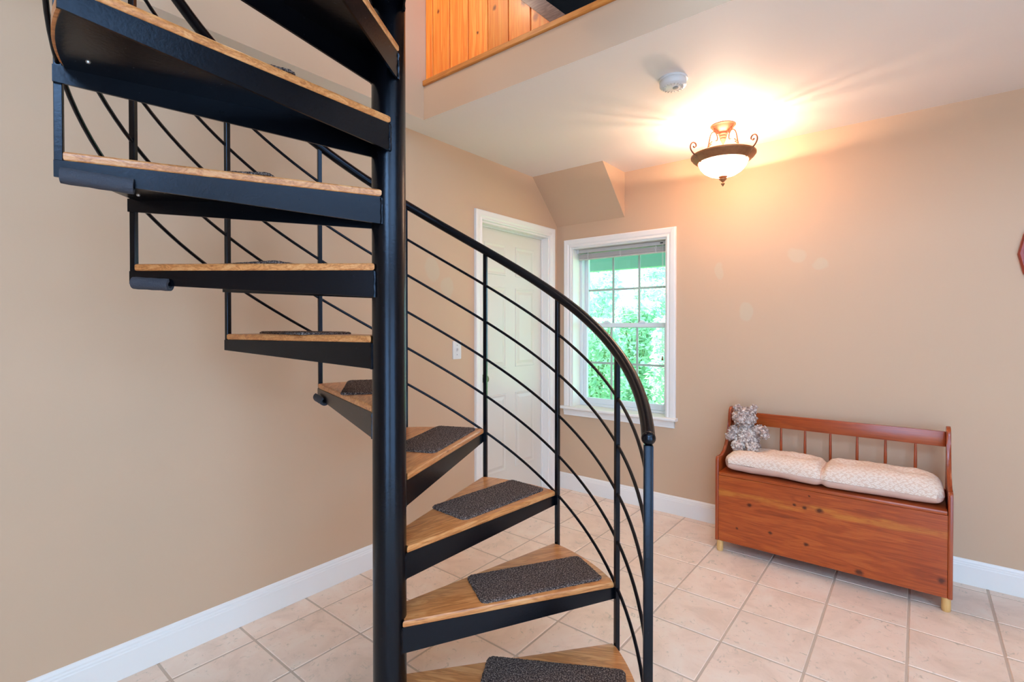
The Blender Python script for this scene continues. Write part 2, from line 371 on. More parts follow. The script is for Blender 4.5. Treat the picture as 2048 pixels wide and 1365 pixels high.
# stairwell walls above the ceiling
struct(bxo('wall_upper_left', (OX-.14, OX, OY0-WT, OY+.1, CT, UP), 'wall_tan'), 'tan upper wall beside the stairwell')
ub = struct(bxo('wall_upper_back', (OX, XR, OY+.03, OY+.06, CT, CT+.02), 'loft_shade_black'), 'pine boarded knee wall above the stairwell edge')
lim = 1.376                                  # sloping cut: x + z = lim
edges = [OX, -2.065, -1.933, -1.798, -1.665, -1.532, -1.399, -1.262]
uo = base_of(ub)
for a, b in zip(edges, edges[1:]):
    a2, b2 = a+.0024, b-.0024; z0 = 2.645
    bm = prism(bm_new(), [(a2, z0), (b2, z0), (b2, max(z0+.004, lim-b2)), (a2, lim-a2)], (OY+.012, OY+.03), XZ)
    bevel(bm, .0025, 1, [e for e in bm.edges if abs(e.verts[0].co.x-e.verts[1].co.x) < 1e-4 and abs(e.verts[0].co.y-e.verts[1].co.y) < 1e-4 and e.verts[0].co.y < OY+.02])
    o = finish(bm, 'plank', 'pine_plank', ub)
bm = prism(bm_new(), [(-1.272, 2.648), (-1.190, 2.648), (-2.123, 3.583), (-2.123, 3.499)], (OY-.002, OY+.05), XZ)
struct(finish(bm, 'trim_2', 'rafter_brown', None, (-1.66, OY+.02, 2.648)), 'weathered brown sloping timber along the pine boards')
struct(bxo('trim_3', (OX, OX1, OY-.012, OY+.055, CT, CT+.030), 'pine_trim', None, .004), 'orange pine nosing along the stairwell edge')
# loft behind and over the stairwell, its darkness put into near-black walls
bm = bm_new()
box(bm, OX-.14, XR, 3.3, 3.36, CT, UP); box(bm, OX-.14, XR, OY+.1, 3.36, UP, UP+.06); box(bm, OX-.20, OX-.14, OY, 3.36, CT, UP)
struct(finish(bm, 'wall_loft', 'loft_shade_black', None, (0, 3.3, CT)), 'loft walls coloured near-black for the darkness beyond the stairwell')
struct(bxo('ceiling_upper', (OX-.14, XR+WT, OY0-WT, OY+.1, UP, UP+.08), 'ceiling_white'), 'white ceiling high over the stairwell')

# baseboards with a moulded top
BP = [(0, 0), (.015, 0), (.015, .092), (.0125, .096), (.0125, .102), (.009, .107), (.009, .113), (.004, .122), (0, .125)]
def baseboard(name, kind, a, b, label):
    if kind == 'L': fn = lambda u, v, h: (XL+u, h, v)
    elif kind == 'B': fn = lambda u, v, h: (h, YB-u, v)
    elif kind == 'R': fn = lambda u, v, h: (XR-u, h, v)
    else: fn = lambda u, v, h: (h, YF+u, v)
    o = finish(prism(bm_new(), BP, (a, b), fn), name, 'trim_white', None, fn(0, 0, (a+b)/2)); return struct(o, label)
baseboard('baseboard_left', 'L', YF, 2.424, 'white moulded baseboard along the stair wall')
baseboard('baseboard_back', 'B', XL, XR, 'white moulded baseboard behind the bench')
baseboard('baseboard_right', 'R', .92, YB, 'white moulded baseboard')
baseboard('baseboard_front', 'F', XL, .15, 'white moulded baseboard')

# door
dr = struct(empty('door_1', (XL, 2.896, 0)), 'white six-panel door in a white moulded casing')
CP = [(0, 0), (0, .013), (.006, .016), (.020, .012), (.030, .017), (.058, .019), (.066, .017), (.068, .0)]   # casing section (across, proud)
def casing(parent, u0, u1, z0, z1, wid, fn, mat, three=True):
    """mitred casing around an opening; fn(u, z, proud)"""
    k = wid/.068
    def run(a, b, na, nb, nm):
        bm = bm_new(); A = []; B = []
        for (c, p) in CP:
            A.append(bm.verts.new(fn(a[0]+na[0]*c*k, a[1]+na[1]*c*k, p))); B.append(bm.verts.new(fn(b[0]+nb[0]*c*k, b[1]+nb[1]*c*k, p)))
        n = len(CP); bm.faces.new(A); bm.faces.new(B[::-1])
        for i in range(n): bm.faces.new((A[i], B[i], B[(i+1) % n], A[(i+1) % n]))
        finish(bm, nm, mat, parent)
    run((u0, z0), (u0, z1), (-1, 0), (-1, 1), 'casing_side'); run((u1, z0), (u1, z1), (1, 0), (1, 1), 'casing_side'); run((u0, z1), (u1, z1), (-1, 1), (1, 1), 'casing_head')
casing(dr, DH[0]+.004, DH[1]-.004, 0, DH[3]-.004, .066, lambda u, z, p: (XL+p, u, z), 'trim_white')
JD = .10
for d in ((XL-WT, XL+.001, DH[0], DH[0]+.018, 0, DH[3]), (XL-WT, XL+.001, DH[1]-.018, DH[1], 0, DH[3]), (XL-WT, XL+.001, DH[0]+.018, DH[1]-.018, DH[3]-.018, DH[3])): bxo('jamb', d, 'trim_white', dr)
for d in ((XL-.062, XL-.050, DH[0]+.018, DH[0]+.028, 0, DH[3]-.018), (XL-.062, XL-.050, DH[1]-.028, DH[1]-.018, 0, DH[3]-.018), (XL-.062, XL-.050, DH[0]+.028, DH[1]-.028, DH[3]-.028, DH[3]-.018)): bxo('door_stop', d, 'trim_white', dr)
SX = XL-.064
slab = bxo('door_slab', (SX-.035, SX, DH[0]+.021, DH[1]-.021, .008, DH[3]-.021), 'door_white', dr)
for (y0, y1) in ((2.598, 2.836), (2.944, 3.183)):
    for (z0, z1) in ((.245, .812), (1.000, 1.588), (1.672, 1.898)):
        bm = bm_new()
        # moulded frame + raised field
        def rect(m, x): return [bm.verts.new((x, a, b)) for a, b in ((y0+m, z0+m), (y1-m, z0+m), (y1-m, z1-m), (y0+m, z1-m))]
        rs = [rect(0, SX-.002), rect(.003, SX+.0045), rect(.010, SX+.0045), rect(.020, SX-.0005+.001), rect(.026, SX+.0005), rect(.046, SX+.006)]
        for a, b in zip(rs, rs[1:]):
            for i in range(4): bm.faces.new((a[i], a[(i+1) % 4], b[(i+1) % 4], b[i]))
        bm.faces.new(rs[-1]); finish(bm, 'raised_panel', 'door_white', slab)
bm = lathe(bm_new(), [(0, .062), (.016, .061), (.026, .052), (.028, .042), (.020, .030), (.010, .026), (.010, .008), (.031, .006), (.031, 0), (0, 0)], seg=24)
bm.transform(Matrix.Translation((SX, 2.565, .94)) @ Matrix.Rotation(PI/2, 4, 'Y')); finish(bm, 'door_knob', 'brass_aged', dr, smooth=40)

# light switch
ls = thing('light_switch', 'white single toggle light switch plate on the tan wall beside the door', 'light switch', (XL, 2.265, 1.094))
bm = prism(bm_new(), rrect(.072, .116, .004), (0, .006), lambda u, v, h: (XL+h, 2.265+u, 1.152+v)); bevel(bm, .002, 1, [e for e in bm.edges if all(v.co.x > XL+.005 for v in e.verts)]); finish(bm, 'cover_plate', 'plastic_white', ls)
bm = prism(bm_new(), [(0, -.012), (.012, .004), (.013, .010), (0, .012)], (2.260, 2.270), lambda u, v, h: (XL+.005+u, h, 1.152+v)); finish(bm, 'toggle', 'plastic_white', ls)
for dz in (-.03, .03):
    bm = lathe(bm_new(), [(0, .0015), (.003, .001), (.0035, 0)], seg=10); bm.transform(Matrix.Translation((XL+.006, 2.265, 1.152+dz)) @ Matrix.Rotation(PI/2, 4, 'Y')); finish(bm, 'screw', 'plastic_grey', ls)

# window
wn = struct(empty('window_1', (-1.752, YB, .595)), 'white double-hung window with divided panes and moulded casing')
u0, u1, z0, z1 = WH
casing(wn, u0+.004, u1-.004, .665, z1-.006, .066, lambda u, z, p: (u, YB-p, z), 'trim_white')
YS = YB+.135                                 # sash plane
bxo('jamb', (u0, u0+.016, YB-.001, YB+WT, z0, z1), 'trim_white', wn); bxo('jamb', (u1-.016, u1, YB-.001, YB+WT, z0, z1), 'trim_white', wn)
bxo('head_jamb', (u0+.016, u1-.016, YB-.001, YB+WT, z1-.016, z1), 'trim_white', wn)
bxo('window_sill', (u0+.001, u1-.001, YB, YB+WT+.03, z0-.01, z0+.008), 'trim_white', wn)
bm = prism(bm_new(), [(YB+.001, .668), (YB-.045, .668), (YB-.05, .663), (YB-.05, .652), (YB-.045, .647), (YB+.001, .647)], (-2.234, -1.282), YZ); finish(bm, 'window_stool', 'trim_white', wn)
bm = prism(bm_new(), [(YB, .647), (YB-.020, .647), (YB-.018, .625), (YB-.012, .606), (YB-.012, .596), (YB, .596)], (-2.208, -1.304), YZ); finish(bm, 'apron', 'trim_white', wn)
fx0, fx1 = u0+.016, u1-.016
for d in ((fx0, fx0+.022, YS-.03, YB+WT, z0+.008, z1-.016), (fx1-.022, fx1, YS-.03, YB+WT, z0+.008, z1-.016), (fx0+.022, fx1-.022, YS-.03, YB+WT, z1-.038, z1-.016), (fx0+.022, fx1-.022, YS-.03, YB+WT, z0+.008, z0+.026)): bxo('window_frame', d, 'vinyl_white', wn, .002)
def sash(xa, xb, za, zb, yc, stile, top, bot, rows):
    fr = empty('sash', (0, 0, 0)); fr.parent = wn
    yy = (yc-.013, yc+.013); ox = wn.location
    for d in ((xa, xa+stile, *yy, za, zb), (xb-stile, xb, *yy, za, zb), (xa+stile, xb-stile, *yy, zb-top, zb), (xa+stile, xb-stile, *yy, za, za+bot)): bxo('sash_rail', d, 'vinyl_white', fr, .002)
    ga, gb, gc, gd = xa+stile, xb-stile, za+bot, zb-top
    for k in (1, 2):
        xm = ga+(gb-ga)*k/3; bxo('muntin', (xm-.008, xm+.008, yc-.004, yc+.004, gc, gd), 'grille_backlit', fr)
    zm = gc+(gd-gc)/2; bxo('muntin', (ga, gb, yc-.0045, yc+.0045, zm-.008, zm+.008), 'grille_backlit', fr)
    for i in range(3):
        for j in range(2):
            a = ga+(gb-ga)*i/3; b = ga+(gb-ga)*(i+1)/3; c = gc+(gd-gc)*j/2; d = gc+(gd-gc)*(j+1)/2
            bxo('window_pane', (a, b, yc-.0015, yc+.0015, c, d), 'pane', fr)
sxa, sxb = fx0+.022, fx1-.022
sash(sxa, sxb, 1.292, z1-.038, YS+.028, .030, .035, .036, 2)
sash(sxa, sxb, z0+.026, 1.330, YS-.002, .034, .034, .045, 2)
for xx in (-1.90, -1.60):
    bm = prism(bm_new(), [(-.028, 0), (.028, 0), (.022, .010), (.008, .012), (.004, .018), (-.012, .018), (-.016, .010)], (YS-.02, YS+.008), lambda u, v, h: (xx+u, h, 1.330+v)); finish(bm, 'sash_lock', 'vinyl_white', wn)

# raised blind at the window head
bl = thing('window_blind', 'grey raised mini blind bunched under the window head', 'blind', (-1.752, YB+.07, 1.845))
by = YB+.075
bxo('headrail', (fx0+.004, fx1-.004, by-.02, by+.02, 1.886, 1.914), 'blind_grey', bl, .002)
for xx in (fx0+.002, fx1-.018): bxo('bracket', (xx, xx+.016, by-.023, by+.023, 1.882, 1.916), 'plastic_white', bl, .002)
for k in range(11):
    zz = 1.876-.0029*k; bxo('slat', (fx0+.012, fx1-.012, by-.0125+random.uniform(-.002, .002), by+.0125+random.uniform(-.002, .002), zz-.0012, zz+.0010), 'blind_grey', bl)
bxo('bottom_rail', (fx0+.012, fx1-.012, by-.013, by+.013, 1.832, 1.844), 'blind_grey', bl, .003)
for xx in (-2.03, -1.75, -1.47):
    bm = bm_new()
    for s in (-1, 1): tube(bm, smooth_path([(xx, by-.014, 1.886), (xx+.006*s, by-.019, 1.868), (xx-.004*s, by-.018, 1.85), (xx+.002, by-.015, 1.836)], 4), .0014, 5)
    finish(bm, 'ladder_cord', 'plastic_white', bl)
bm = bm_new(); tube(bm, [(-1.418, by-.024, 1.892), (-1.416, by-.026, 1.4), (-1.414, by-.027, 1.09)], .0011, 5); tube(bm, [(-1.412, by-.024, 1.892), (-1.411, by-.026, 1.4), (-1.413, by-.027, 1.09)], .0011, 5); finish(bm, 'pull_cord', 'plastic_white', bl)
bm = lathe(bm_new(), [(0, .03), (.003, .028), (.007, .004), (.005, 0), (0, 0)], (-1.4135, by-.027, 1.06), 10); finish(bm, 'cord_tassel', 'plaque_red', bl, smooth=40)
bxo('cord_lock', (-1.436, -1.414, by-.0215, by-.019, 1.896, 1.904), 'rubber', bl)

# glazed openings behind the camera
def glazed(name, axis, face, out, hole, n, label):
    a, b, c, d = hole; e = struct(empty(name, (face, (a+b)/2, c) if axis == 'x' else ((a+b)/2, face, c)), label)
    def part(nm, ua, ub, za, zb, d0, d1, mat):
        p, q = sorted((face+out*d0, face+out*d1))
        bxo(nm, (p, q, ua, ub, za, zb) if axis == 'x' else (ua, ub, p, q, za, zb), mat, e)
    f = .05
    part('window_frame', a, a+f, c, d, -.015, .08, 'trim_white'); part('window_frame', b-f, b, c, d, -.015, .08, 'trim_white')
    part('window_frame', a+f, b-f, c, c+f, -.015, .08, 'trim_white'); part('window_frame', a+f, b-f, d-f, d, -.015, .08, 'trim_white')
    for k in range(n):
        ua = a+f+(b-a-2*f)*k/n; ub_ = a+f+(b-a-2*f)*(k+1)/n
        if k: part('mullion', ua-.025, ua+.025, c+f, d-f, 0, .06, 'trim_white')
        part('window_pane', ua+(.025 if k else 0), ub_-(.025 if k < n-1 else 0), c+f, d-f, .03, .034, 'pane_clear')
glazed('window_2', 'x', XR, 1, PH, 2, 'wide glazed patio doors'); glazed('window_3', 'y', YF, -1, FH, 2, 'wide glazed opening')
glazed('window_4', 'x', XR, 1, PU, 3, 'upper row of windows over the patio doors'); glazed('window_5', 'y', YF, -1, FU, 2, 'upper windows over the glazed opening')

# ------------------------------------------------------------------ spiral staircase
st = thing('spiral_staircase', 'black steel spiral staircase with oak treads and curved handrail', 'staircase', (PX, PY, 0))
RP = .754                                     # baluster circle
def pol(n, rad, tan=0., z=0.):
    a = A0+n*DT; return Vector((rad*math.cos(a)-tan*math.sin(a), rad*math.sin(a)+tan*math.cos(a), z))
def rot(p, ang): return (p[0]*math.cos(ang)-p[1]*math.sin(ang), p[0]*math.sin(ang)+p[1]*math.cos(ang))
LOC0 = (0, 0, 0)
def local(bm, name, mat, parent, smooth=None):  # mesh already in parent's own frame
    return finish(bm, name, mat, parent, LOC0, smooth)
bm = lathe(bm_new(), [(0, 0), (.0497, 0), (.0497, 3.72), (.045, 3.73), (0, 3.735)], seg=48); local(bm, 'center_pole', 'black_steel', st, 40)
bm = lathe(bm_new(), [(.05, 0), (.11, 0), (.11, .010), (.05, .010)], seg=32); local(bm, 'base_plate', 'black_steel', st, 40)
# oak board outline in the frame of its own front edge
RW = .745; TH = .0215
fi = (.036, -.041); ri = rot((.034, .044), DT)
af, ar = math.atan2(fi[1], fi[0]), math.atan2(ri[1], ri[0])
outl = []
fo_a = math.atan2(-.003, RW); ro_a = DT+math.atan2(.003, RW)
for k in range(15):
    a = fo_a+(ro_a-fo_a)*k/14; outl.append((RW*math.cos(a), RW*math.sin(a)))
for k in range(9):
    a = ar+(af-ar)*k/8; rr_ = .0515+.0025*(abs(k-4)/4)**3; outl.append((rr_*math.cos(a), rr_*math.sin(a)))
bm = prism(bm_new(), outl, (-TH, 0), XY)
bevel(bm, .006, 3, [e for e in bm.edges if abs(e.verts[0].co.z-e.verts[1].co.z) < 1e-5])
bmesh.ops.recalc_face_normals(bm, faces=bm.faces)
bme = bpy.data.meshes.new('tread_board'); bm.to_mesh(bme); bm.free()
# steel pan: top plate + front and rear tapered flanges
def flange(bm, p0, p1, side, h0, h1, th=.006):
    d = Vector((p1[0]-p0[0], p1[1]-p0[1])).normalized(); nrm = Vector((-d.y, d.x))*side*th
    q = [(p0[0], p0[1]), (p1[0], p1[1]), (p1[0]+nrm.x, p1[1]+nrm.y), (p0[0]+nrm.x, p0[1]+nrm.y)]
    a = [bm.verts.new((*q[i], -TH)) for i in range(4)]; b = [bm.verts.new((*q[i], -TH-(h0 if i in (0, 3) else h1))) for i in range(4)]
    bm.faces.new(a); bm.faces.new(b[::-1])
    for i in range(4): bm.faces.new((a[i], a[(i+1) % 4], b[(i+1) % 4], b[i]))
bm = bm_new()
flange(bm, (.034, -.037), (RP+.008, .001), 1, .078, .038)
ra = rot((.034, .040), DT); rb = rot((RP+.008, .001), DT); flange(bm, ra, rb, -1, .078, .038)
pl = []
for k in range(13):
    a = .004+(DT-.008)*k/12; pl.append(((RW-.006)*math.cos(a), (RW-.006)*math.sin(a)))
for k in range(7):
    a = ar-.1+(af+.1-ar+.1)*k/6; pl.append((.049*math.cos(a), .049*math.sin(a)))
prism(bm, pl, (-TH-.005, -TH-.0003), XY)
bmesh.ops.recalc_face_normals(bm, faces=bm.faces)
pme = bpy.data.meshes.new('step_pan'); bm.to_mesh(pme); bm.free()
# weld bead at the pole end of each flange, and the screws
wmes = []
for p in ((.034, -.036), ra):
    bm = bm_new(); zs = [-TH-.003-.0075*k for k in range(11)]
    tube(bm, [(p[0]-.001+random.uniform(-.0012, .0012), p[1]+random.uniform(-.0012, .0012), z) for z in zs], [.0035+random.uniform(-.001, .0012) for _ in zs], 6)
    wme = bpy.data.meshes.new('weld_bead'); bm.to_mesh(wme); bm.free(); wmes.append(wme)
bm = lathe(bm_new(), [(0, -.0045), (.0035, -.0035), (.005, 0), (0, 0)], (0, 0, 0), 10)
sme = bpy.data.meshes.new('screw'); bm.to_mesh(sme); bm.free()
SCR = [(r_*math.cos(a_), r_*math.sin(a_), -TH-.005) for r_, a_ in ((.69, .10), (.30, DT-.12))]
NT_ = 12
for n in range(1, NT_+1):
    pan = link(pme, 'step_pan', 'black_steel', st, (0, 0, n*RI)); pan.rotation_euler = (0, 0, A0+n*DT)
    link(bme, 'tread_board', 'oak', pan, smooth=30)
    for wme in wmes: link(wme, 'weld_bead', 'black_steel', pan, smooth=40)
    for q in SCR: link(sme, 'screw', 'steel', pan, q, 40)
# landing at the top of the flight
bm = prism(bm_new(), [(.04, -.05), (.80, -.05), (.80, .76), (-.05, .76), (-.05, .05), (.05, .05)], (13*RI-.035, 13*RI), XY); lo = local(bm, 'landing_platform', 'oak', st)
# balusters
bsz = .008
def square_bar(bm, c, z0, z1, ang, s):
    q = [rot((a, b), ang) for a, b in ((-s, -s), (s, -s), (s, s), (-s, s))]
    prism(bm, [(c.x+a, c.y+b) for a, b in q], (z0, z1), XY); return bm
HR = .787
for n in range(2, NT_+2):
    bm = square_bar(bm_new(), pol(n, RP, -.0085), (n-1)*RI-TH, n*RI+HR, A0+n*DT, bsz); bevel(bm, .0012, 1); local(bm, 'baluster', 'black_steel', st, 35)
bm = square_bar(bm_new(), pol(1, RP, -.008), 0, RI+HR-.018, A0+DT, .0128); bevel(bm, .003, 2); nw = local(bm, 'newel_post', 'black_steel', st, 35)
bm = bm_new(); pc = pol(1, RP, -.008); prism(bm, [(pc.x+a, pc.y+b) for a, b in rrect(.08, .08, .006)], (0, .008), XY); local(bm, 'floor_flange', 'black_steel', nw)
def helix(dz, n0, n1, rad=RP, tan=-.0085):
    k = int((n1-n0)*10); return [pol(n0+(n1-n0)*i/k, rad, tan, (n0+(n1-n0)*i/k)*RI+dz) for i in range(k+1)]
hpts = helix(HR, 1.0, 13.0); hp = local(tube(bm_new(), hpts, .0185, 20), 'handrail', 'black_steel', st, 45)
bm = bm_new(); bmesh.ops.create_uvsphere(bm, u_segments=20, v_segments=12, radius=.0195, matrix=Matrix.Translation(hpts[0])); local(bm, 'end_cap', 'black_steel', hp, 60)
for dz in (.634, .474, .309, .146, -.016):
    local(tube(bm_new(), helix(dz, 1.0, 13.0), .0056, 8), 'guard_rod', 'black_steel', st, 50)

# carpet pads on the treads
WORD = ['', 'lowest', 'second', 'third', 'fourth', 'fifth', 'sixth', 'seventh', 'eighth', 'ninth', 'tenth', 'eleventh', 'twelfth']
bm = bm_new(); mw, mh, mt = .440, .185, .0085; NXg, NYg = 110, 46
grid = {}
for i in range(NXg+1):
    for j in range(NYg+1):
        u = (i/NXg-.5); v_ = (j/NYg-.5); x_, y_ = u*mw, v_*mh
        rc = .022; qx, qy = abs(x_)-(mw/2-rc), abs(y_)-(mh/2-rc)
        if qx > 0 and qy > 0:                    # pull corners onto a rounded outline
            m_ = max(qx, qy); l_ = math.hypot(qx, qy); f_ = m_/l_; x_ = math.copysign(mw/2-rc+qx*f_, x_); y_ = math.copysign(mh/2-rc+qy*f_, y_)
        ed = min(i, NXg-i, j, NYg-j)
        jit = .0009*noise.noise((x_*140, y_*140, 3.1))
        z_ = mt*(.55 if ed == 0 else .86 if ed == 1 else 1.)+random.uniform(-.0011, .0011)
        grid[i, j] = bm.verts.new((x_+jit+(random.uniform(-.0012, .0012) if ed == 0 else 0), y_+(random.uniform(-.0012, .0012) if ed == 0 else 0), z_))
for i in range(NXg):
    for j in range(NYg): bm.faces.new((grid[i, j], grid[i+1, j], grid[i+1, j+1], grid[i, j+1]))
rim = [grid[i, 0] for i in range(NXg)]+[grid[NXg, j] for j in range(NYg)]+[grid[i, NYg] for i in range(NXg, 0, -1)]+[grid[0, j] for j in range(NYg, 0, -1)]
low = [bm.verts.new((v_.co.x, v_.co.y, 0)) for v_ in rim]
for i in range(len(rim)): bm.faces.new((rim[i], low[i], low[(i+1) % len(rim)], rim[(i+1) % len(rim)]))
bm.faces.new(low)
bmesh.ops.recalc_face_normals(bm, faces=bm.faces)
mme = bpy.data.meshes.new('stair_pad'); bm.to_mesh(mme); bm.free()
MP = {1: (.483, .106, 3), 2: (.492, .094, 5), 3: (.497, .106, 4), 4: (.497, .100, 3), 5: (.49, .12, 6), 6: (.49, .125, 5), 7: (.495, .108, 5), 8: (.497, .108, 5), 9: (.50, .108, 5), 10: (.49, .12, 8), 11: (.49, .11, 8), 12: (.49, .11, 8)}
for n in range(1, NT_+1):
    cx, cy, an = MP[n]
    p = pol(n, cx, cy, n*RI); o = link(mme, 'stair_pad', 'carpet_mat', None, (PX+p.x, PY+p.y, n*RI), 60)
    o.rotation_euler = (0, 0, A0+n*DT+R(an))
    tag(o, 'dark brown carpet pad on the %s oak tread%s' % (WORD[n], '' if n == 1 else ' from the floor'), 'stair pad', 'carpet pads on the stair treads')

# foam bumpers slit over tread flange corners
def foam(n, r0, r1, label, twist=0.):
    bm = bm_new(); ro, ri_, L = .0185, .0095, r1-r0; seg = 20; gap = R(50); rings = []
    for k in range(9):
        x_ = L*k/8; s_ = 1+.03*math.sin(k*2.1)
        rings.append([bm.verts.new((x_, r_*s_*math.cos(a), r_*s_*math.sin(a))) for r_, a in [(ro, PI/2+gap/2+(2*PI-gap)*i/seg) for i in range(seg+1)]+[(ri_, PI/2+gap/2+(2*PI-gap)*i/seg) for i in range(seg, -1, -1)]])
    m_ = len(rings[0])
    for a, b in zip(rings, rings[1:]):
        for i in range(m_): bm.faces.new((a[i], a[(i+1) % m_], b[(i+1) % m_], b[i]))
    for rg in (rings[0], rings[-1]):
        for i in range(seg): bm.faces.new((rg[i], rg[i+1], rg[m_-2-i], rg[m_-1-i]))
    bmesh.ops.recalc_face_normals(bm, faces=bm.faces)
    me = bpy.data.meshes.new('foam_bumper'); bm.to_mesh(me); bm.free()
    hh = lambda r_: .078+(.038-.078)*(r_-.034)/(.762-.034)
    z0_ = n*RI-TH-hh(r0)+.004; z1_ = n*RI-TH-hh(r1)+.004
    p0 = pol(n+1, r0, .006); p1 = pol(n+1, r1, .006); a = math.atan2(p1.y-p0.y, p1.x-p0.x)
    o = link(me, 'foam_bumper', 'foam_black', None, (PX+p0.x, PY+p0.y, z0_), 40); o.rotation_euler = (twist, -math.atan2(z1_-z0_, L), a)
    return tag(o, label, 'foam bumper', 'foam bumpers on the tread corners')
foam(8, .615, .748, 'long black foam tube bumper under the eighth oak tread corner')
foam(7, .640, .745, 'grey-black foam tube bumper under the seventh oak tread corner')
foam(5, .640, .745, 'short black foam tube bumper under the fifth oak tread corner')

# ------------------------------------------------------------------ storage bench
bx0, bx1, by0, by1 = -.906, .132, 2.995, 3.385
be = thing('storage_bench', 'red-brown pine storage bench with spindle back and lift-up lid', 'bench', ((bx0+bx1)/2, 3.19, 0))
PT = .018
prof = [(by0, .066), (by0, .525), (by0+.004, .540), (by0+.014, .548), (by0+.030, .547), (by0+.060, .540), (by0+.095, .540), (by0+.135, .552), (by0+.175, .580), (by0+.210, .622), (by0+.236, .675), (by0+.246, .725), (by0+.249, .765), (by0+.258, .788), (by0+.275, .802), (by0+.300, .806), (by0+.320, .800), (by0+.332, .785), (by0+.334, .66), (by1-.02, .50), (by1, .44), (by1, .066)]
for xa in (bx0, bx1-PT):
    bm = prism(bm_new(), prof, (xa, xa+PT), YZ); bevel(bm, .004, 2, [e for e in bm.edges if abs(e.verts[0].co.x-e.verts[1].co.x) < 1e-5]); finish(bm, 'side_panel', 'pine_bench_z', be, smooth=35)
ia, ib = bx0+PT, bx1-PT
bxo('front_panel', (ia, ib, by0+.004, by0+.022, .066, .444), 'pine_bench_x', be, .0015)
bxo('back_panel', (ia, ib, by1-.016, by1, .066, .444), 'pine_bench_plain', be)
bxo('bottom_panel', (ia, ib, by0+.022, by1-.016, .075, .090), 'pine_bench_plain', be)
bxo('lid', (ia+.002, ib-.002, by0-.004, by1-.03, .446, .464), 'pine_bench_plain', be, .004, 2)
yb0, yb1 = by0+.290, by0+.308
bxo('back_rail', (ia, ib, yb0, yb1, .702, .778), 'pine_bench_plain', be, .004, 2)
bxo('lower_rail', (ia, ib, yb0, yb1, .466, .492), 'pine_bench_plain', be, .003)
for k in range(8):
    xs = -.868+.1235*k
    bm = lathe(bm_new(), [(.0052, 0), (.0060, .03), (.0072, .10), (.0072, .13), (.0060, .19), (.0052, .222)], (xs, (yb0+yb1)/2, .486), 12); finish(bm, 'spindle', 'pine_bench_z', be, smooth=50)
for xs in (bx0+.022, bx1-.022):
    for ys in (by0+.025, by1-.025):
        bm = lathe(bm_new(), [(0, 0), (.014, 0), (.0165, .004), (.0175, .015), (.0175, .080), (0, .080)], (xs, ys, 0), 20); finish(bm, 'foot', 'pale_wood', be, smooth=40)

# ------------------------------------------------------------------ cushion
cu = thing('bench_cushion', 'peach tufted seat cushion with embroidered sprigs lying on the pine bench', 'cushion', (-.387, 3.13, .464))
cx0, cx1, cy0, cy1, cz = -.868, .106, 2.998, 3.278, .466
TUFT = [(-.745, 3.15), (-.50, 3.15), (-.27, 3.15), (-.03, 3.15)]
def cush(u, v, top):
    """u,v in [0,1]"""
    x = cx0+(cx1-cx0)*u; seam = math.exp(-((u-.5)/.016)**2)
    e = 1-(2*v-1)**4; eu = 1-(2*u-1)**14
    half = abs(((u*2) % 1)-.5)*2
    hump = (1-half**6)*.25+.75
    y = cy0+(cy1-cy0)*v+.010*math.sin(u*9)*(1-v)-(.0 if v > .5 else .010*(1-seam))
    pf = max(0., e*eu)**.5
    if top:
        z = cz+.046+(.066+.022*u)*pf*hump*(1-.34*seam)
        for tx, ty in TUFT: z -= .030*math.exp(-(((x-tx)/.060)**2+((y-ty)/.045)**2))
        z += .004*noise.noise((x*14, y*14, .5))*pf+.003*noise.noise((x*40, y*40, 1.5))*pf
        z += .010*(1-u)
    else:
        z = cz+.046-.045*pf*(1-.2*seam)+.002*noise.noise((x*16, y*16, 4)); z += .008*(1-u)*(1-pf)
        z += .006*max(0, 1-abs(u-.3)/.15)*(1-v)
    inset = .010*(1-pf) if not top else 0
    return Vector((x, y, max(z, cz)))
for nm, top, mt_ in (('cushion_top', True, 'cushion_top'), ('cushion_underside', False, 'cushion_under')):
    bm = bm_new(); nu, nv = 150, 44; G = [[bm.verts.new(cush(.5-.5*math.cos(PI*(i/nu)) if False else i/nu, .5-.5*math.cos(PI*j/nv), top)) for j in range(nv+1)] for i in range(nu+1)]
    for i in range(nu):
        for j in range(nv): bm.faces.new((G[i][j], G[i+1][j], G[i+1][j+1], G[i][j+1]))
    # round the four ends in plan
    for v_ in bm.verts:
        u = (v_.co.x-cx0)/(cx1-cx0); vv = (v_.co.y-cy0)/(cy1-cy0); k = max(0, abs(2*u-1)-.93)/.07
        v_.co.y += -(vv-.5)*(cy1-cy0)*.16*k*k
        kk = abs(2*vv-1)**8; v_.co.x += -math.copysign(.022*kk*k, u-.5)
    finish(bm, nm, mt_, cu, smooth=80)
bm = tube(bm_new(), [cush(.5, .5-.5*math.cos(PI*j/30), True)+Vector((0, 0, .001)) for j in range(31)], .003, 6); finish(bm, 'center_seam', 'cushion_under', cu, smooth=60)
for tx, ty in TUFT:
    u = (tx-cx0)/(cx1-cx0); v_ = (ty-cy0)/(cy1-cy0); p = cush(u, v_, True)
    finish(lathe(bm_new(), [(0, .003), (.006, .002), (.008, 0), (.008, -.004)], p, 12), 'tuft_button', 'cushion_top', cu, smooth=60)

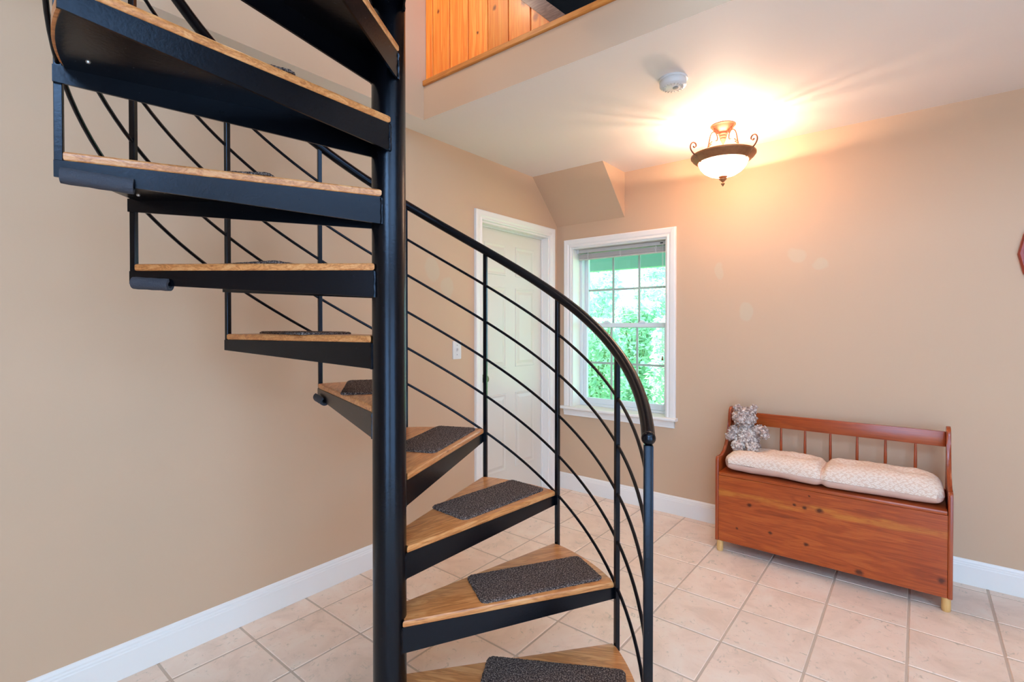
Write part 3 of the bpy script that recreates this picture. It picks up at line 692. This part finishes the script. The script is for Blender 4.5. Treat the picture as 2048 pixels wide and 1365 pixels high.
# ------------------------------------------------------------------ teddy bear
tb = thing('teddy_bear', 'fluffy grey teddy bear sitting on the cushion against the bench end', 'soft toy', (-.79, 3.2, .55))
bc = Vector((-.785, 3.205, .566)); BS = 1.12
BL = [(tuple(BS*q for q in c_), tuple(BS*q for q in s_), k_) for c_, s_, k_ in [((0, 0, .065), (.056, .050, .068), 0), ((.0, -.030, .060), (.044, .030, .056), 1), ((-.014, .0, .172), (.056, .050, .050), 0), ((-.02, -.042, .165), (.026, .022, .022), 0),
      ((-.052, .006, .213), (.020, .014, .020), 0), ((.026, .006, .218), (.021, .014, .021), 0),
      ((.066, -.012, .112), (.036, .026, .026), 0), ((.088, -.026, .098), (.022, .022, .022), 0), ((-.062, -.014, .088), (.030, .026, .032), 0), ((-.074, -.030, .066), (.022, .022, .022), 0),
      ((.034, -.050, .026), (.028, .036, .026), 1), ((-.032, -.050, .026), (.028, .036, .026), 1), ((.0, .02, .02), (.055, .045, .022), 0)]]
mb = bpy.data.metaballs.new('bear_mb'); mb.resolution = .008; mb.threshold = .05
bm = bm_new(); fur = {0: bm_new(), 1: bm_new()}
for c, s, k in BL:
    q = bm_new(); bmesh.ops.create_icosphere(q, subdivisions=3, radius=1., matrix=Matrix.Translation(bc+Vector(c)) @ Matrix.Diagonal((*s, 1)))
    tmp = bpy.data.meshes.new('t'); q.to_mesh(tmp); q.free(); bm.from_mesh(tmp); bpy.data.meshes.remove(tmp)
bpy.data.metaballs.remove(mb)
body = finish(bm, 'body', 'bear_fur', tb)
md = body.modifiers.new('remesh', 'REMESH'); md.mode = 'VOXEL'; md.voxel_size = .006; md.use_smooth_shade = True
ico = bm_new(); bmesh.ops.create_icosphere(ico, subdivisions=1, radius=1.); iv = [v.co.copy() for v in ico.verts]; ifc = [[v.index for v in f.verts] for f in ico.faces]; ico.free()
rnd = random.Random(5)
def inside(p, skip):
    for i, (c, s, k) in enumerate(BL):
        if i != skip and sum(((p[a]-bc[a]-c[a])/s[a])**2 for a in range(3)) < .82: return True
    return False
for i, (c, s, k) in enumerate(BL):
    cnt = int(190*(s[0]*s[1]+s[1]*s[2]+s[0]*s[2])/.0075)
    for _ in range(cnt):
        d = Vector((rnd.gauss(0, 1), rnd.gauss(0, 1), rnd.gauss(0, 1))).normalized(); p = bc+Vector(c)+Vector((d.x*s[0], d.y*s[1], d.z*s[2]))
        if inside(p, i) or p.z < .572: continue
        r_ = rnd.uniform(.0042, .0088); ax = Matrix.Rotation(rnd.uniform(0, 6), 3, Vector((rnd.random(), rnd.random(), rnd.random()+.1)).normalized())
        sc = Vector((rnd.uniform(.7, 1.5), rnd.uniform(.6, 1.1), rnd.uniform(.6, 1.1)))*r_
        F = fur[k]; vs_ = [F.verts.new(p+d*.003+ax @ Vector((v.x*sc.x, v.y*sc.y, v.z*sc.z))) for v in iv]
        for f in ifc: F.faces.new([vs_[a] for a in f])
for k, nm, m_ in ((0, 'curly_fur', 'bear_fur'), (1, 'belly_fur', 'bear_belly')):
    o = finish(fur[k], nm, m_, tb, smooth=80); o['kind'] = 'stuff'

# ------------------------------------------------------------------ ceiling light
LX, LY = -.862, 2.968
la = thing('ceiling_light', 'bronze semi-flush ceiling light with scroll arms and glowing frosted bowl', 'ceiling light', (LX, LY, 2.095))
lc = (LX, LY, 0)
finish(lathe(bm_new(), [(0, H), (.066, H), (.068, H-.006), (.060, H-.012), (.056, H-.020), (.040, H-.030), (.030, H-.040), (0, H-.040)], lc, 40), 'canopy', 'lamp_bronze_dimmed', la, smooth=40)
finish(lathe(bm_new(), [(.030, 2.402), (.026, 2.394), (.027, 2.388), (.021, 2.380), (.022, 2.374), (.017, 2.366), (.018, 2.360), (.012, 2.350), (.009, 2.342), (.004, 2.335), (.004, 2.150), (0, 2.150)], lc, 24), 'stem', 'lamp_bronze_dimmed', la, smooth=40)
finish(lathe(bm_new(), [(.1285, 2.238), (.131, 2.230), (.138, 2.230), (.142, 2.236), (.150, 2.240), (.155, 2.248), (.163, 2.252), (.167, 2.260), (.172, 2.264), (.1725, 2.272), (.168, 2.276), (.160, 2.272), (.150, 2.258), (.136, 2.246)], lc, 64, True), 'bowl_ring', 'lamp_bronze', la, smooth=40)
bo = finish(lathe(bm_new(), [(.1345, 2.246), (.131, 2.228), (.120, 2.203), (.100, 2.180), (.072, 2.162), (.040, 2.152), (.012, 2.149), (.012, 2.152), (.040, 2.155), (.071, 2.165), (.098, 2.183), (.117, 2.205), (.128, 2.229), (.1315, 2.246)], lc, 64, True), 'glass_bowl', 'lamp_glass', la, smooth=50)
fn_ = finish(lathe(bm_new(), [(.0, 2.153), (.024, 2.153), (.025, 2.148), (.019, 2.144), (.012, 2.142), (.021, 2.138), (.020, 2.134), (.010, 2.124), (.005, 2.119), (.004, 2.117), (.0105, 2.113), (.011, 2.110), (.006, 2.102), (.003, 2.096), (0, 2.095)], lc, 24), 'finial', 'lamp_bronze', la, smooth=40)
ca = math.atan2(-LY, -LX)                    # towards the middle of the room
for k in range(3):
    a = ca+R(60+120*k); d = Vector((math.cos(a), math.sin(a), 0)); c0 = Vector((LX, LY, 0))
    pt = lambda pr: [c0+d*r_+Vector((0, 0, z_)) for r_, z_ in pr]
    arm = finish(tube(bm_new(), smooth_path(pt([(.048, 2.352), (.042, 2.348), (.036, 2.354), (.034, 2.366), (.038, 2.384), (.048, 2.396), (.060, 2.398), (.070, 2.390), (.077, 2.374), (.082, 2.350), (.087, 2.322), (.094, 2.298), (.104, 2.280), (.118, 2.268), (.134, 2.262), (.152, 2.266)]), 5), .0038, 8), 'scroll_arm', 'lamp_bronze_dimmed', la, smooth=60)
    finish(tube(bm_new(), smooth_path(pt([(.032, 2.388), (.038, 2.398), (.048, 2.404), (.052, 2.415)]), 4), [.004]*13, 8), 'arm_leaf', 'lamp_bronze_dimmed', arm, smooth=60)
    bm = bm_new()
    for rr_, zz_ in ((.066, 2.345), (.070, 2.330)): tube(bm, smooth_path(pt([(rr_, zz_), (rr_+.008, zz_-.008), (.088, zz_-.022)]), 4), [.0045, .0042, .004, .0036, .0034, .003, .003, .0026, .0022], 6)
    finish(bm, 'arm_sprig', 'lamp_bronze_dimmed', arm, smooth=60)
    sc_ = finish(tube(bm_new(), smooth_path(pt([(.158, 2.264), (.174, 2.272), (.188, 2.288), (.195, 2.306), (.193, 2.322), (.184, 2.333), (.172, 2.334), (.163, 2.327), (.161, 2.316), (.167, 2.308), (.175, 2.309), (.177, 2.315)]), 5), .0042, 8), 'outer_scroll', 'lamp_bronze_dimmed', la, smooth=60)
    finish(tube(bm_new(), pt([(.171, 2.270), (.166, 2.259), (.154, 2.2465), (.141, 2.2345), (.131, 2.2285)]), .0042, 8), 'ring_strap', 'lamp_bronze', sc_, smooth=60)
    if k == 2: continue
    a2 = ca+R(90+180*k); bp = c0+Vector((math.cos(a2), math.sin(a2), 0))*.045
    bm = bm_new(); bmesh.ops.create_uvsphere(bm, u_segments=14, v_segments=8, radius=.016, matrix=Matrix.Translation(bp+Vector((0, 0, 2.236)))); finish(bm, 'bulb', 'bulb_glass', la, smooth=60)
    pl_ = bpy.data.lights.new('bulb_light', 'POINT'); pl_.energy = 9; pl_.color = (1, .71, .52); pl_.shadow_soft_size = .008
    po = bpy.data.objects.new('bulb_light', pl_); COL.objects.link(po); po.parent = la; po.location = bp+Vector((0, 0, 2.258))-la.location

# out-of-view sconce, added to warm the upper stairwell wall and pine boards
SY, SZ = 1.15, 3.45
so = thing('added_sconce', 'added unseen bronze sconce with frosted shade warming the upper stairwell wall', 'added light', (OX, SY, SZ-.12))
bm = lathe(bm_new(), [(0, .014), (.045, .012), (.055, 0), (0, 0)], seg=28); bm.transform(Matrix.Translation((OX, SY, SZ-.06)) @ Matrix.Rotation(PI/2, 4, 'Y')); finish(bm, 'back_plate', 'lamp_bronze', so, smooth=40)
finish(tube(bm_new(), smooth_path([(OX+.01, SY, SZ-.06), (OX+.06, SY, SZ-.09), (OX+.095, SY, SZ-.07), (OX+.095, SY, SZ-.04)], 5), .007, 8), 'arm', 'lamp_bronze', so, smooth=50)
finish(lathe(bm_new(), [(.020, SZ-.04), (.040, SZ-.01), (.055, SZ+.05), (.075, SZ+.10), (.072, SZ+.10), (.052, SZ+.05), (.037, SZ-.008), (.020, SZ-.036)], (OX+.095, SY, 0), 32, True), 'glass_shade', 'bulb_glass', so, smooth=50)
pl_ = bpy.data.lights.new('sconce_fill', 'POINT'); pl_.energy = 8.5; pl_.color = (1, .72, .52); pl_.shadow_soft_size = .05
po = bpy.data.objects.new('sconce_fill', pl_); COL.objects.link(po); po.parent = so; po.location = (.16, 0, .02)

# smoke detector
sm = thing('smoke_detector', 'round white smoke detector on the ceiling near the light', 'smoke detector', (-.882, 2.272, H-.045))
dc = (-.882, 2.272, 0)
finish(lathe(bm_new(), [(0, H), (.064, H), (.064, H-.007), (.061, H-.009), (0, H-.009)], dc, 48), 'mounting_base', 'plastic_white', sm, smooth=40)
cv = finish(lathe(bm_new(), [(0, H-.009), (.058, H-.009), (.060, H-.012), (.060, H-.031), (.056, H-.036), (.040, H-.041), (0, H-.043)], dc, 48), 'cover', 'plastic_white', sm, smooth=40)
finish(lathe(bm_new(), [(0, H-.0425), (.013, H-.0425), (.013, H-.0455), (.010, H-.0465), (0, H-.0465)], (dc[0]+.012, dc[1], 0), 24), 'test_button', 'plastic_grey', cv, smooth=40)
for k in range(18):
    a = R(20*k); bm = box(bm_new(), -.007, .007, -.0014, .0014, H-.0425, H-.0395); bm.transform(Matrix.Translation((dc[0]+.040*math.cos(a), dc[1]+.040*math.sin(a), 0)) @ Matrix.Rotation(a, 4, 'Z')); finish(bm, 'vent_slot', 'blind_grey', cv)

# wall plaque that just enters the frame on the right
wp = thing('wall_plaque', 'red-brown wooden plaque with a pointed end hung on the tan wall', 'plaque', (.50, YB, 1.508))
oc = [(.372, 1.649), (.392, 1.745), (.43, 1.79), (.57, 1.79), (.608, 1.745), (.628, 1.649), (.608, 1.553), (.57, 1.508), (.43, 1.508), (.392, 1.553)]
def inset(poly, k): cx_ = .50; cz_ = 1.649; return [(cx_+(a-cx_)*(1-k*1.0), cz_+(b-cz_)*(1-k*1.7)) for a, b in poly]
bm = bm_new(); rings = [[bm.verts.new((a, yy, b)) for a, b in pp] for pp, yy in ((oc, YB), (oc, YB-.012), (inset(oc, .05), YB-.026), (inset(oc, .14), YB-.026), (inset(oc, .17), YB-.014))]
for a, b in zip(rings, rings[1:]):
    for i in range(len(oc)): bm.faces.new((a[i], a[(i+1) % len(oc)], b[(i+1) % len(oc)], b[i]))
bm.faces.new(rings[0][::-1]); bm.faces.new(rings[-1]); finish(bm, 'frame', 'plaque_red', wp)
for xx in (.46, .54):
    bm = lathe(bm_new(), [(0, .040), (.009, .038), (.011, .031), (.006, .022), (.007, 0)], seg=14); bm.transform(Matrix.Translation((xx, YB-.012, 1.62)) @ Matrix.Rotation(PI/2, 4, 'X')); finish(bm, 'peg', 'plaque_red', wp, smooth=50)

# ------------------------------------------------------------------ outdoors beyond the window
struct(bxo('ground', (-16, 8, YB+WT+.02, 22, -.5, -.35), 'lawn'), 'green ground outside the window')
struct(bxo('deck_overhang', (-9, 3, YB+WT+.02, 6.3, 2.30, 2.42), 'deck_stain'), 'green stained deck overhead outside the window')
struct(bxo('deck_beam', (-9, 3, 6.22, 6.34, 2.085, 2.30), 'deck_stain'), 'green stained deck edge beam outside the window')
def shrub(i, loc, h, rad, n, leaf, label):
    rn = random.Random(i); e = thing('shrub', label, 'shrub', loc, group='shrubs outside the window'); bm = bm_new(); sb = bm_new()
    b = Vector(loc)
    for k in range(14):
        a = rn.uniform(0, 6.28); tip = b+Vector((math.cos(a)*rad*rn.uniform(.2, .9), math.sin(a)*rad*rn.uniform(.2, .9), h*rn.uniform(.6, 1.)))
        mid = b+(tip-b)*.5+Vector((0, 0, .1)); tube(sb, smooth_path([b, mid, tip], 3), [.02-.0022*j for j in range(7)], 5)
    for _ in range(n):
        a = rn.uniform(0, 6.28); zz = rn.random(); rr2 = rad*math.sqrt(rn.random())*(1-.5*abs(zz-.45))
        p = b+Vector((math.cos(a)*rr2, math.sin(a)*rr2, .05+h*zz)); s = leaf*rn.uniform(.6, 1.3)
        d = Vector((rn.gauss(0, 1), rn.gauss(0, 1), rn.gauss(-.3, .5))).normalized(); sd_ = d.cross(Vector((rn.gauss(0, .4), rn.gauss(0, .4), 1))).normalized(); up = sd_.cross(d)
        v0, v1, v2, v3 = p, p+d*s*.5+sd_*s*.28+up*s*.07, p+d*s, p+d*s*.5-sd_*s*.28+up*s*.07
        q = [bm.verts.new(x_) for x_ in (v0, v1, v2, v3)]; bm.faces.new((q[0], q[1], q[2])); bm.faces.new((q[0], q[2], q[3]))
    me = bpy.data.meshes.new('foliage'); bmesh.ops.translate(bm, verts=bm.verts, vec=-b); bm.to_mesh(me); bm.free(); fo = link(me, 'foliage', 'leaf', e); fo['kind'] = 'stuff'
    finish(sb, 'stem', 'stem_green', e)
SH = [((-4.25, 7.5, -.35), 1.75, .52, 4600, .10, 'dense pale shrub just beyond the deck edge, outside the window'), ((-2.75, 7.5, -.35), 1.75, .52, 4600, .10, 'dense bright shrub seen behind the right-hand window panes'),
      ((-5.75, 9.3, -.35), 2.3, .56, 3800, .13, 'loose leafy shrub in the second row outside the window'), ((-4.35, 9.3, -.35), 2.1, .56, 4200, .13, 'leafy shrub filling the middle of the window view'),
      ((-3.0, 9.3, -.35), 2.5, .54, 3800, .13, 'tall leafy shrub in the second row beside the window edge'),
      ((-6.9, 11.6, -.35), 3.0, .85, 3000, .18, 'far broad-leaved shrub with sky showing through it'), ((-4.9, 11.6, -.35), 2.7, .85, 3000, .18, 'far low shrub at the centre of the window view'),
      ((-8.2, 14.2, -.35), 3.9, 1.1, 4200, .22, 'tall tree-like shrub furthest out on the window side'), ((-5.6, 14.2, -.35), 3.7, 1.1, 4200, .22, 'tall tree-like shrub furthest out behind the low shrub')]
for i, a in enumerate(SH): shrub(i, *a)
